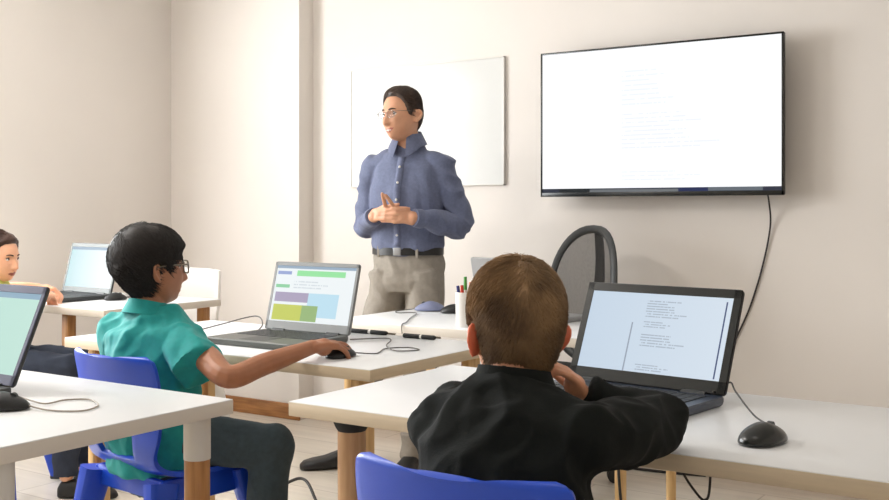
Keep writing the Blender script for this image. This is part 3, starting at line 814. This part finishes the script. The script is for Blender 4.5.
def collar(name, m, base, parent, c, lat, fwd, r0, r1, z0, z1, gap=25, tip=.04, flare=.02, th=.0035, tilt=0):
    """a turned-down collar round the neck; c is the neck centre on the floor plan"""
    lat = V(lat).normalized(); fwd = V(fwd).normalized(); n = 48; vs = []; fs = []
    for i in range(n + 1):
        t = math.radians(gap) + (2 * PI - 2 * math.radians(gap)) * i / n
        e = math.exp(-(((min(t, 2 * PI - t)) - math.radians(gap)) / math.radians(30)) ** 2)
        u = fwd * math.cos(t) + lat * math.sin(t)
        fz = tilt * math.cos(t)
        for rr, zz in ((r1 * .97, z1 - .012), (r1, z1), (r0 + flare * e, z0 - tip * e), ):
            vs.append(V(c) * 1 + u * rr + V((0, 0, zz - fz)))
    for i in range(n):
        for j in range(2): fs.append((i * 3 + j, i * 3 + j + 1, (i + 1) * 3 + j + 1, (i + 1) * 3 + j))
    me = bpy.data.meshes.new('tmp'); me.from_pydata([tuple(v) for v in vs], [], fs)
    o = bpy.data.objects.new('tmp', me); COL.objects.link(o)
    s_ = o.modifiers.new('s', 'SOLIDIFY'); s_.thickness = th; s_.offset = 1
    m2 = bpy.data.meshes.new_from_object(o.evaluated_get(bpy.context.evaluated_depsgraph_get())); bpy.data.objects.remove(o)
    return place(m2, name, m, base, parent, 60)

def shoe(B, heel, d, k=1.0):
    d = V((d[0], d[1], 0)).normalized(); s_ = V((-d.y, d.x, 0)); P = []; h = V((heel[0], heel[1], 0))
    rings = []
    for t, w, ht in ((-.035, .022, .05), (-.02, .034, .075), (.03, .037, .085), (.08, .038, .07), (.13, .045, .052), (.18, .045, .044), (.215, .036, .036), (.232, .016, .022)):
        c = h + d * t * k
        rings.append([c + s_ * (w * k * math.copysign(abs(math.cos(2 * PI * j / 16)) ** .7, math.cos(2 * PI * j / 16))) + V((0, 0, ht * k * .5 + ht * k * .5 * math.copysign(abs(math.sin(2 * PI * j / 16)) ** .7, math.sin(2 * PI * j / 16)))) for j in range(16)])
    B.loft(rings)

EYE = mat('eye_white', (232, 226, 220), .2)
def skin(name, rgb, ear=None):
    m = mat(name, rgb, .48, sss=.12, vary=.06, vscale=30, bump=.06, bscale=300)
    return m
def paint_face(me, H, lips=True, teeth=False, ears=False):
    k = H.k
    for p in me.polygons:
        q = H.I @ p.center
        if lips and q.y > .04 * k and abs(q.x) < .026 * k:
            lz = H.lipz(q.x / k) * k; dz = abs(q.z - lz)
            if teeth and dz < .0026 * k and abs(q.x) < .015 * k: p.material_index = 2
            elif dz < .0095 * k * (1 - (abs(q.x) / (.027 * k)) ** 2): p.material_index = 1
        if ears and H.a * .99 < abs(q.x) < H.a * 1.4 and abs(q.z) < .042 * k and abs(q.y) < .04 * k: p.material_index = 3

LIP = mat('lips', (160, 92, 80), .4, sss=.1)
TEETH = mat('teeth', (222, 208, 194), .3)

# ---- the teacher
def teacher():
    base = V((-2.745, 3.82, 0)); f = V((.24, -.97, 0)).normalized(); l = V((-f.y, f.x, 0))
    T = lambda a, b, c: base + l * a + f * b + V((0, 0, c))
    sk = skin('teacher_skin', (206, 152, 120))
    H = Head(T(-.012, .035, 1.590), (-.17, -.985), a=.077, b=.098, hc=.115, smile=1, roll=math.radians(-3))
    B = MB(); H.mesh(B)
    limb(B, [T(0, -.015, 1.42), T(-.004, 0, 1.48), T(-.010, .018, 1.56)], [.062, .054, .054], 20)
    limb(B, [T(0, 0, .86), T(0, 0, 1.0), T(0, 0, 1.2), T(0, -.01, 1.36), T(0, -.012, 1.42)], [(.13, .09), (.12, .08), (.135, .09), (.12, .07), (.055, .045)], 24, ends=False, side=l)
    EL, WL = T(.240, -.02, 1.10), T(.100, .20, 1.138); ER, WR = T(-.212, .0, 1.10), T(-.075, .205, 1.142)
    for sh, el, wr in ((T(.155, -.01, 1.36), EL, WL), (T(-.155, -.01, 1.36), ER, WR)):
        limb(B, [T(0, -.01, 1.36), sh, sh.lerp(el, .5), el, el.lerp(wr, .4), wr], [.04, .042, .040, .036, .034, .026], 16)
    # clasped hands: fingers laced, the first fingers raised to a point
    cm = (WL + WR) / 2
    fr = (l * .80 + f * .40 + V((0, 0, .16))).normalized(); fl = (-l * .80 + f * .40 + V((0, 0, .16))).normalized()
    for W, fw, sgn in ((WR, fr, 1), (WL, fl, -1)):
        W2 = W + V((0, 0, .004 * sgn))
        up = {0: [T(.012 - .004 * sgn, .306, 1.234) - (W2 + fw * .078 + V((0, 0, .027)))] * 3}
        hand(B, W2, fw, f * .85 - l * (.55 * sgn) + V((0, 0, .1)), V((0, 0, 1)), 1.03, curl=(.42, .55, .3), spread=.05, over=up, thumb=(.75, .25, -.45))
    for s_, ax, hx in ((1, .03, .085), (-1, -.25, -.09)):
        limb(B, [T(hx, 0, .88), T((hx + ax) / 2 + .01 * s_, .02, .48), T(ax, .01, .09)], [.078, .052, .04], 14)
    me = remesh(B, .0042, 2, .5)
    paint_face(me, H, True, True)
    P = place(me, 'person', [sk, LIP, TEETH], base)
    tag(P, 'man in blue shirt, grey trousers and glasses standing with clasped hands by the whiteboard', 'person')
    hm = mat('dark_brown_hair', (66, 48, 37), .5, vary=.3, vscale=60)
    H.eyes(base, P, browm=hm, look=(.1, 0))
    line = [(0, .080), (.45, .078), (.75, .064), (.95, .040), (1.12, -.004), (1.32, -.012), (1.48, .020), (1.75, .012), (1.95, -.035), (2.4, -.062), (3.2, -.068)]
    H.hair(base, P, hm, line, lambda a, z: .007 + .010 * sst(z, .3, .9) - .003 * sst(a, 1.2, 2.0) * (1 - sst(z, .2, .7)), n=2600, L=.022, rad=.0009, crown=(.35, .72, .6), seed=3, gravity=0, lift=.004)
    H.glasses(base, P, mat('thin_spectacle_frame', (120, 112, 104), .3, metal=.7), w=.048, h=.031, fr=.0011, round_=2.6)
    # shirt
    shm = mat('blue_chambray', (95, 102, 128), .8, vary=.10, vscale=90, bump=.12, bscale=420, sheen=.1)
    B = MB()
    limb(B, [T(0, 0, .975), T(0, .004, 1.02), T(0, .006, 1.08), T(0, .004, 1.22), T(0, -.006, 1.33), T(0, -.012, 1.405), T(0, -.012, 1.445), T(0, -.010, 1.48)], [(.150, .112), (.170, .128), (.170, .128), (.175, .126), (.170, .108), (.128, .084), (.086, .068), (.060, .057)], 36, ends=False, side=l)
    for sh, el, wr in ((T(.163, -.012, 1.365), EL, WL), (T(-.163, -.012, 1.365), ER, WR)):
        limb(B, [T(0, -.012, 1.385), (T(0, -.012, 1.40) + sh) / 2 + V((0, 0, .008)), sh], [(.05), .056, .062], 18, ends=True)
        limb(B, [sh, sh.lerp(el, .5), el + (el - wr) * .02, el.lerp(wr, .45), el.lerp(wr, .86)], [.062, .055, .051, .047, .041], 20, ends=False)
        B.sphere(sh, .062, nu=20, nv=14); B.sphere(el, .050, nu=20, nv=14)
    me = remesh(B, .0055, 3, .5)
    inv = Matrix((l, f, V((0, 0, 1))))
    def wr_(co, n):
        q = inv @ (co - base)
        armk = sst(abs(q.x), .15, .21)
        a = ridge(V((q.x * 7, q.y * 7, q.z * 3.2))) * .007 + ridge(V((q.x * 11 + q.z * 9, q.y * 9, q.z * 8)) + V((3, 1, 7))) * .006 * (.4 + armk)
        a += .005 * noise.noise(V((q.x * 16, q.y * 10, q.z * 7)))
        low = 1 - sst(q.z, 1.0, 1.10)
        a += low * .002 * noise.noise(V((q.x * 26, q.y * 26, q.z * 4)))
        return (a * 1.45 - .008) * sst(q.z, .96, 1.03)
    displace(me, wr_)
    bv = BVHTree.FromPolygons([v.co.copy() for v in me.vertices], [tuple(p.vertices) for p in me.polygons])
    sh_o = place(me, 'shirt', shm, base, P)
    pl = []
    for i in range(24):
        z = 1.01 + (1.405 - 1.01) * i / 23
        h1 = bv.ray_cast(T(-.016, .6, z), -f)[0]; h2 = bv.ray_cast(T(.016, .6, z), -f)[0]
        if h1 is None or h2 is None: continue
        if inv[1].dot(h1 - base) > .15 or inv[1].dot(h2 - base) > .15:
            h1 = T(-.016, .128, z); h2 = T(.016, .128, z)
        pl.append((h1, h2))
    pb_ = MB(); rings = [[a + f * .0025, b + f * .0025, b - f * .003, a - f * .003] for a, b in pl]
    pb_.loft(rings).build('placket', shm, sh_o, 180, off=base)
    for z in (1.36, 1.29, 1.215, 1.06):
        h1 = bv.ray_cast(T(0, .6, z), -f)[0]
        if h1 is None or inv[1].dot(h1 - base) > .17: h1 = T(0, .13, z)
        MB().sphere(h1 + f * .003, .0055, nu=12, nv=8).build('button', M_['whiteplastic'], sh_o, 180, off=base)
    for el, wr in ((EL, WL), (ER, WR)):
        MB().loft(frames([el.lerp(wr, .80), el.lerp(wr, .84), el.lerp(wr, .97)], [.040, .0425, .0385], 24)).build('cuff', shm, sh_o, 50, off=base)
    collar('collar', shm, base, P, T(-.002, -.006, 0), l, f, .084, .060, 1.458, 1.512, gap=15, tip=.042, flare=.022, tilt=.012)
    # trousers, belt, shoes
    trm = mat('grey_chinos', (148, 140, 129), .85, vary=.08, vscale=50, bump=.1, bscale=380)
    B = MB()
    limb(B, [T(0, 0, .99), T(0, -.004, .93), T(0, -.006, .86), T(0, -.004, .80)], [(.150, .112), (.166, .124), (.172, .128), (.150, .115)], 30, ends=False, side=l)
    for s_, ax, hx in ((1, .03, .082), (-1, -.25, -.092)):
        limb(B, [T(hx, 0, .90), T(hx * 1.06, .004, .78), T((hx + ax) / 2 + .008 * s_, .02, .48), T(ax, 0, .07)], [(.085, .112), (.088, .105), (.074, .08), (.062, .068)], 22, ends=False, side=l)
    me = remesh(B, .006, 3, .5)
    def wt(co, n):
        q = inv @ (co - base)
        return ridge(V((q.x * 8 + q.z * 5, q.y * 8, q.z * 7))) * .009 + .004 * noise.noise(V((q.x * 20, q.y * 20, q.z * 9))) - .004
    displace(me, wt); place(me, 'trousers', trm, base, P)
    blt = MB(); nb = 56; rings = []
    for j in range(nb + 1):
        t = 2 * PI * j / nb; u = l * math.cos(t) * .160 + f * math.sin(t) * .122; o = (l * math.cos(t) / .157 + f * math.sin(t) / .119).normalized()
        c = T(0, 0, .988) + u
        rings.append([c + V((0, 0, -.017)), c + o * .005 + V((0, 0, -.016)), c + o * .005 + V((0, 0, .016)), c + V((0, 0, .017))])
    bo = blt.loft(rings, cap=False).build('belt', mat('black_leather', (24, 23, 23), .4), P, 50, off=base)
    MB().box(-.018, .018, -.003, .003, -.017, .017, bev=.002, X=Matrix.Translation(T(0, .129, .988)) @ Matrix((l, f, V((0, 0, 1)))).transposed().to_4x4()).build('buckle', M_['silver'], bo, off=base)
    for a in (-.10, .085):
        t = math.acos(a / .157); c = T(a, .122 * math.sin(t) + .006, .988)
        MB().box(-.006, .006, -.003, .003, -.026, .024, bev=.001, X=Matrix.Translation(c) @ Matrix((l, f, V((0, 0, 1)))).transposed().to_4x4()).build('belt_loop', trm, bo, off=base)
    for hx, dr in ((.03, f), (-.25, f * .55 - l * .85)):
        B = MB(); hp = T(hx, 0, 0); shoe(B, (hp.x, hp.y), dr, 1.12); me = remesh(B, .006, 2); place(me, 'shoe', M_['black'], base, P)

# ---- seated children
def child(label, base, sk, head, neck, spine, fwd, arms, legs, top_m, top_kind, tr_m, extra=None, ears=None, hand_kw=None, voxel=.0045, shoes=True, shoem=None):
    base = V(base); f = V((fwd[0], fwd[1], 0)).normalized(); l = V((-f.y, f.x, 0))
    H = head; B = MB(); H.mesh(B)
    limb(B, neck, [.046, .043, .043], 18)
    sp = [V(p) for p, r in spine]; sr = [r for p, r in spine]
    limb(B, sp, [(a * .76, b * .76) for a, b in sr], 24, ends=False, side=l)
    for A in arms:
        S_, E, W_ = V(A['s']), V(A['e']), V(A['w'])
        limb(B, [sp[-2], S_, S_.lerp(E, .5), E, E.lerp(W_, .4), W_], [.04, .040, .036, .031, .030, .0205], 14)
        hand(B, W_, **A['hand'])
    for lg in legs:
        limb(B, [V(lg[0]) + V((0, 0, -.012)), V(lg[1]) + V((0, 0, -.012)), V(lg[2])], [.042, .036, .028], 12, sm=4)
    me = remesh(B, voxel, 2, .5)
    paint_face(me, H, True, False, ears is not None)
    P = place(me, 'person', [sk, LIP, TEETH, ears or sk], base)
    tag(P, label, 'person')
    # top
    B = MB()
    limb(B, sp, sr, 32, ends=False, side=l)
    for A in arms:
        S_, E, W_ = V(A['s']), V(A['e']), V(A['w']); m1 = A.get('m')
        B.sphere(S_, A['r'][0], nu=18, nv=12)
        limb(B, [sp[-2], (sp[-2] + S_) / 2 + V((0, 0, .012)), S_], [A['r'][0] * .8, A['r'][0] * .9, A['r'][0]], 16)
        if top_kind == 'short':
            limb(B, [S_, S_.lerp(V(A['hem']), .5), V(A['hem'])], A['r'][:3], 20, ends=False)
        else:
            limb(B, [S_, S_.lerp(E, .5), E, E.lerp(W_, .5), E.lerp(W_, .99)], A['r'], 20, ends=False)
            B.sphere(E, A['r'][2], nu=18, nv=12)
    me = remesh(B, .0055, 3, .5)
    def wk(co, n):
        q = co * 1.0
        a = ridge(V((q.x * 8 + q.z * 4, q.y * 8, q.z * 6 - q.x * 3))) * .008 + .006 * noise.noise(V((q.x * 15, q.y * 12, q.z * 9)))
        a += ridge(V((q.x * 17, q.y * 17 + q.z * 8, q.z * 12)) + V((2, 5, 1))) * .0035
        return a * 1.3 - .006
    displace(me, wk)
    top = place(me, {'short': 'shirt', 'long': 'sweater', 'jacket': 'jacket'}[top_kind], top_m, base, P)
    # trousers
    B = MB()
    pel = V(spine[0][0])
    limb(B, [pel + V((0, 0, .08)), pel + V((0, 0, .02)), pel + V((0, 0, -.005)) + f * .02], [(.118, .092), (.124, .098), (.115, .095)], 24, ends=False, side=l)
    for lg in legs:
        a, k_, c = V(lg[0]), V(lg[1]), V(lg[2])
        limb(B, [a, a.lerp(k_, .5), k_], [.076, .07, .062], 18)
        limb(B, [k_, k_.lerp(c, .5), c], [.060, .056, .050], 18, ends=False)
    me = remesh(B, .006, 3, .5)
    displace(me, lambda co, n: ridge(V((co.x * 9, co.y * 9 + co.z * 5, co.z * 9))) * .007 + .004 * noise.noise(co * 18) - .004)
    place(me, 'trousers', tr_m, base, P)
    for lg in legs:
        B = MB(); shoe(B, (lg[2][0], lg[2][1]), lg[3], .9); me = remesh(B, .006, 2); place(me, 'shoe', shoem or M_['softblack'], base, P)
    return P, H, top

def boy_in_black():
    base = V((-.84, 1.50, 0))
    H = Head((-.890, 1.552, .962), (-.74, .67), a=.0690, b=.086, hc=.112, pitch=math.radians(-5))
    bl = mat('black_green_jacket', (12, 16, 14), .9, vary=.15, spec=.25, vscale=20, bump=.15, bscale=260)
    arms = [dict(s=(-.722, 1.468, .812), e=(-.705, 1.735, .797), w=(-.812, 1.668, .840), r=[.060, .057, .050, .046, .040], hand=dict(fwd=(-.45, -.45, .77), nrm=(.7, .5, .5), side=(-.3, .9, .1), k=.78, curl=(.5, .9, .6))),
            dict(s=(-.978, 1.462, .812), e=(-1.02, 1.735, .797), w=(-.965, 1.640, .855), r=[.060, .057, .050, .046, .040], hand=dict(fwd=(.25, -.25, .93), nrm=(-.85, .3, .3), side=(.3, .9, .1), k=.78, curl=(.5, .9, .6)))]
    legs = [((-.765, 1.46, .535), (-.745, 1.80, .53), (-.745, 1.80, .09), (0.1, 1)), ((-.905, 1.46, .535), (-.93, 1.80, .53), (-.94, 1.78, .09), (-.1, 1))]
    spine = [((-.838, 1.425, .475), (.135, .108)), ((-.84, 1.418, .60), (.138, .108)), ((-.846, 1.43, .72), (.152, .11)), ((-.853, 1.455, .80), (.150, .096)), ((-.860, 1.485, .850), (.105, .074)), ((-.866, 1.505, .885), (.060, .056))]
    P, H, top = child('boy in a black jacket seen from behind, leaning on the desk at the black laptop', base, skin('boy_skin', (214, 152, 116)), H,
        [(-.864, 1.49, .84), (-.874, 1.515, .90), (-.884, 1.535, .935)], spine, (0, 1), arms, legs, bl, 'jacket', mat('black_trousers', (30, 31, 33), .85),
        ears=mat('backlit_ear_skin', (214, 112, 78), .45, sss=.3))  # red of light shining through the ears, put into their colour
    hm = mat('light_brown_hair', (164, 130, 90), .6, rgb2=(104, 79, 52), vscale=16)
    line = [(0, .055), (.6, .052), (1.0, .03), (1.25, -.006), (1.45, .026), (1.85, .022), (2.05, -.040), (2.4, -.094), (3.2, -.104)]
    H.hair(base, P, hm, line, lambda a, z: .006 + .013 * sst(z, -.2, .7) - .002 * (1 - sst(z, -.7, -.2)), n=15000, L=.020, rad=.00075, crown=(.1, -.62, .75), lift=.005, seed=5, rough=.18)
    H.eyes(base, P, browm=hm)
    collar('collar', bl, base, P, V((-.867, 1.508, 0)), V((-1, 0, 0)), V((0, 1, 0)), .070, .060, .868, .905, gap=24, tip=.02, flare=.01, tilt=.012)

def boy_in_teal():
    base = V((-2.29, 1.99, 0))
    H = Head((-2.315, 1.985, 1.006), (.33, .945), a=.072, b=.090, hc=.105, pitch=math.radians(-4))
    tl = mat('teal_polo', (22, 150, 146), .8, vary=.08, vscale=60, bump=.08, bscale=420, sheen=.08)
    arms = [dict(s=(-2.172, 1.985, .815), e=(-1.955, 1.935, .742), w=(-1.920, 2.218, .790), hem=(-2.078, 1.942, .752), r=[.060, .064, .068], hand=dict(fwd=(.16, .97, .0), nrm=(.12, 0, 1), side=(-1, 0, 0), k=.98, spread=.22, over={2: (.36, .5, .35), 3: (.55, .6, .4)}, curl=(.20, .36, .25), thumb=(.7, .6, -.35))),
            dict(s=(-2.438, 1.985, .815), e=(-2.505, 2.06, .72), w=(-2.545, 2.27, .775), hem=(-2.478, 2.02, .755), r=[.060, .062, .064], hand=dict(fwd=(.05, .99, -.03), nrm=(0, 0, 1), side=(1, 0, 0), k=.82, curl=(.2, .3, .2)))]
    legs = [((-2.205, 1.985, .545), (-1.985, 2.125, .528), (-2.045, 2.13, .09), (.5, .85)), ((-2.355, 2.0, .532), (-2.41, 2.23, .525), (-2.43, 2.22, .09), (0, 1))]
    spine = [((-2.28, 1.968, .456), (.142, .112)), ((-2.285, 1.965, .60), (.138, .107)), ((-2.295, 1.975, .72), (.150, .108)), ((-2.303, 1.98, .815), (.155, .094)), ((-2.308, 1.982, .862), (.10, .072)), ((-2.312, 1.982, .892), (.055, .052))]
    P, H, top = child('boy in a teal polo shirt and glasses, seated with one hand on a mouse', base, skin('brown_skin', (168, 112, 80)), H,
        [(-2.31, 1.98, .86), (-2.314, 1.98, .92), (-2.318, 1.98, .97)], spine, (0.05, 1), arms, legs, tl, 'short', mat('dark_jeans', (58, 72, 79), .85, vary=.12, vscale=60, bump=.1, bscale=400), voxel=.0034)
    hm = mat('black_brown_hair', (34, 27, 23), .6, vary=.3, vscale=60)
    line = [(0, .045), (.5, .040), (.85, .030), (1.05, .010), (1.22, -.012), (1.42, .012), (1.70, .012), (1.85, -.040), (2.3, -.066), (3.2, -.072)]
    H.hair(base, P, hm, line, lambda a, z: .006 + .014 * sst(z, -.4, .5) + .007 * sst(a, 1.6, 2.6) * sst(z, -.5, .2), n=7500, L=.028, rad=.0010, crown=(.15, -.6, .75), lift=.004, seed=9, rough=.25, gravity=.1)
    H.eyes(base, P, browm=hm)
    H.glasses(base, P, mat('clear_grey_frame', (122, 110, 96), .3), w=.050, h=.040, fr=.0022, round_=3.6, dy=.023)
    collar('collar', tl, base, P, V((-2.312, 1.982, 0)), V((-1, 0.05, 0)), V((.05, 1, 0)), .074, .056, .875, .910, gap=24, tip=.03, flare=.015, tilt=.014)

def girl():
    base = V((-4.0, 2.58, 0)); f = V((.85, .53, 0)).normalized(); l = V((-f.y, f.x, 0))
    T = lambda a, b, c: base + l * a + f * b + V((0, 0, c))
    H = Head(T(-.004, .045, .972), (.93, .22), a=.067, b=.086, hc=.097, pitch=math.radians(4))
    gm = mat('yellow_green_shirt', (196, 206, 110), .8, vary=.05, vscale=40)
    arms = [dict(s=T(.125, -.01, .792), e=V((-4.175, 2.80, .820)), w=V((-4.125, 2.90, .822)), hem=T(.15, .02, .74), r=[.056, .054, .054], hand=dict(fwd=(.6, .75, -.12), nrm=(0, 0, 1), side=(1, -.6, 0), k=.90, curl=(.7, 1.0, .7), thumb=(.7, .5, -.2))),
            dict(s=T(-.125, -.01, .792), e=V((-3.86, 2.66, .735)), w=V((-3.985, 2.82, .790)), hem=T(-.14, .05, .75), r=[.056, .054, .054], hand=dict(fwd=(-.35, .93, .05), nrm=(0, 0, 1), side=(-1, -.3, 0), k=.80, curl=(.7, 1.0, .7), thumb=(.7, .5, -.2)))]
    legs = [(T(.07, .0, .532), T(.085, .36, .525), T(.085, .36, .09), f), (T(-.07, .0, .532), T(-.085, .36, .525), T(-.085, .36, .09), f)]
    spine = [(T(0, -.03, .475), (.125, .10)), (T(0, -.03, .60), (.125, .10)), (T(0, -.01, .70), (.135, .10)), (T(0, .0, .800), (.138, .088)), (T(0, .01, .855), (.09, .066)), (T(0, .015, .888), (.052, .05))]
    P, H, top = child('girl with brown hair at the far left, turning her head towards the teacher', base, skin('girl_skin', (236, 178, 144)), H,
        [T(0, .01, .82), T(0, .02, .88), T(0, .03, .92)], spine, f, arms, legs, gm, 'short', mat('navy_jeans', (36, 44, 60), .85, vary=.1, vscale=40))
    hm = mat('brown_hair', (72, 48, 38), .5, vary=.25, vscale=60)
    line = [(0, .078), (.5, .074), (.9, .055), (1.15, .02), (1.35, -.05), (1.6, -.09), (3.2, -.10)]
    H.hair(base, P, hm, line, lambda a, z: .006 + .008 * sst(z, -.3, .6) + .008 * sst(a, 1.2, 2.0), n=1500, L=.04, rad=.0010, crown=(0, .8, .6), seed=4, gravity=0)
    H.eyes(base, P, browm=hm, look=(.1, .05))

teacher(); boy_in_black(); boy_in_teal(); girl()
# ------------------------------------------------------------------ light
def area(name, loc, rot, sx, sy, power, color):
    l = bpy.data.lights.new(name, 'AREA'); l.shape = 'RECTANGLE'; l.size = sx; l.size_y = sy; l.energy = power; l.color = color
    o = bpy.data.objects.new(name, l); COL.objects.link(o); o.location = loc; o.rotation_euler = rot
    return o
for i, (a, b) in enumerate(WIN):
    area('window_daylight', (XL - .25, (a + b) / 2, (WZ0 + WZ1) / 2), (0, -PI / 2, 0), WZ1 - WZ0, b - a, (22, 222)[i], (.98, .985, 1))
for px, pw in ((-3.4, 44), (-.6, 3)):  # unseen ceiling panels with area lights, added as fill
    pl = MB().box(-.3, .3, -.3, .3, -.03, 0).build('fill_panel', M_['whiteplastic'], loc=(px, 1.2, ZC))
    tag(pl, 'square ceiling light panel', 'fill light', 'added fill light panels')
    area('fill_light', (px, 1.2, ZC - .04), (0, 0, 0), .55, .55, pw, (1, .95, .90))
w = bpy.data.worlds.new('World'); S.world = w; w.use_nodes = True
w.node_tree.nodes['Background'].inputs[0].default_value = (.85, .92, 1, 1); w.node_tree.nodes['Background'].inputs[1].default_value = 1.0

cam = bpy.data.cameras.new('Camera'); co = bpy.data.objects.new('Camera', cam); COL.objects.link(co)
cam.sensor_width = 36; cam.lens = 1050 / 889 * 36; cam.shift_y = -40 / 889
co.location = (0, 0, 1.17); co.rotation_euler = (PI / 2, 0, math.radians(33.709))
S.camera = co
S.view_settings.view_transform = 'Standard'; S.view_settings.look = 'None'; S.view_settings.gamma = 1
S.view_settings.exposure = EXPO; S.view_settings.use_curve_mapping = False
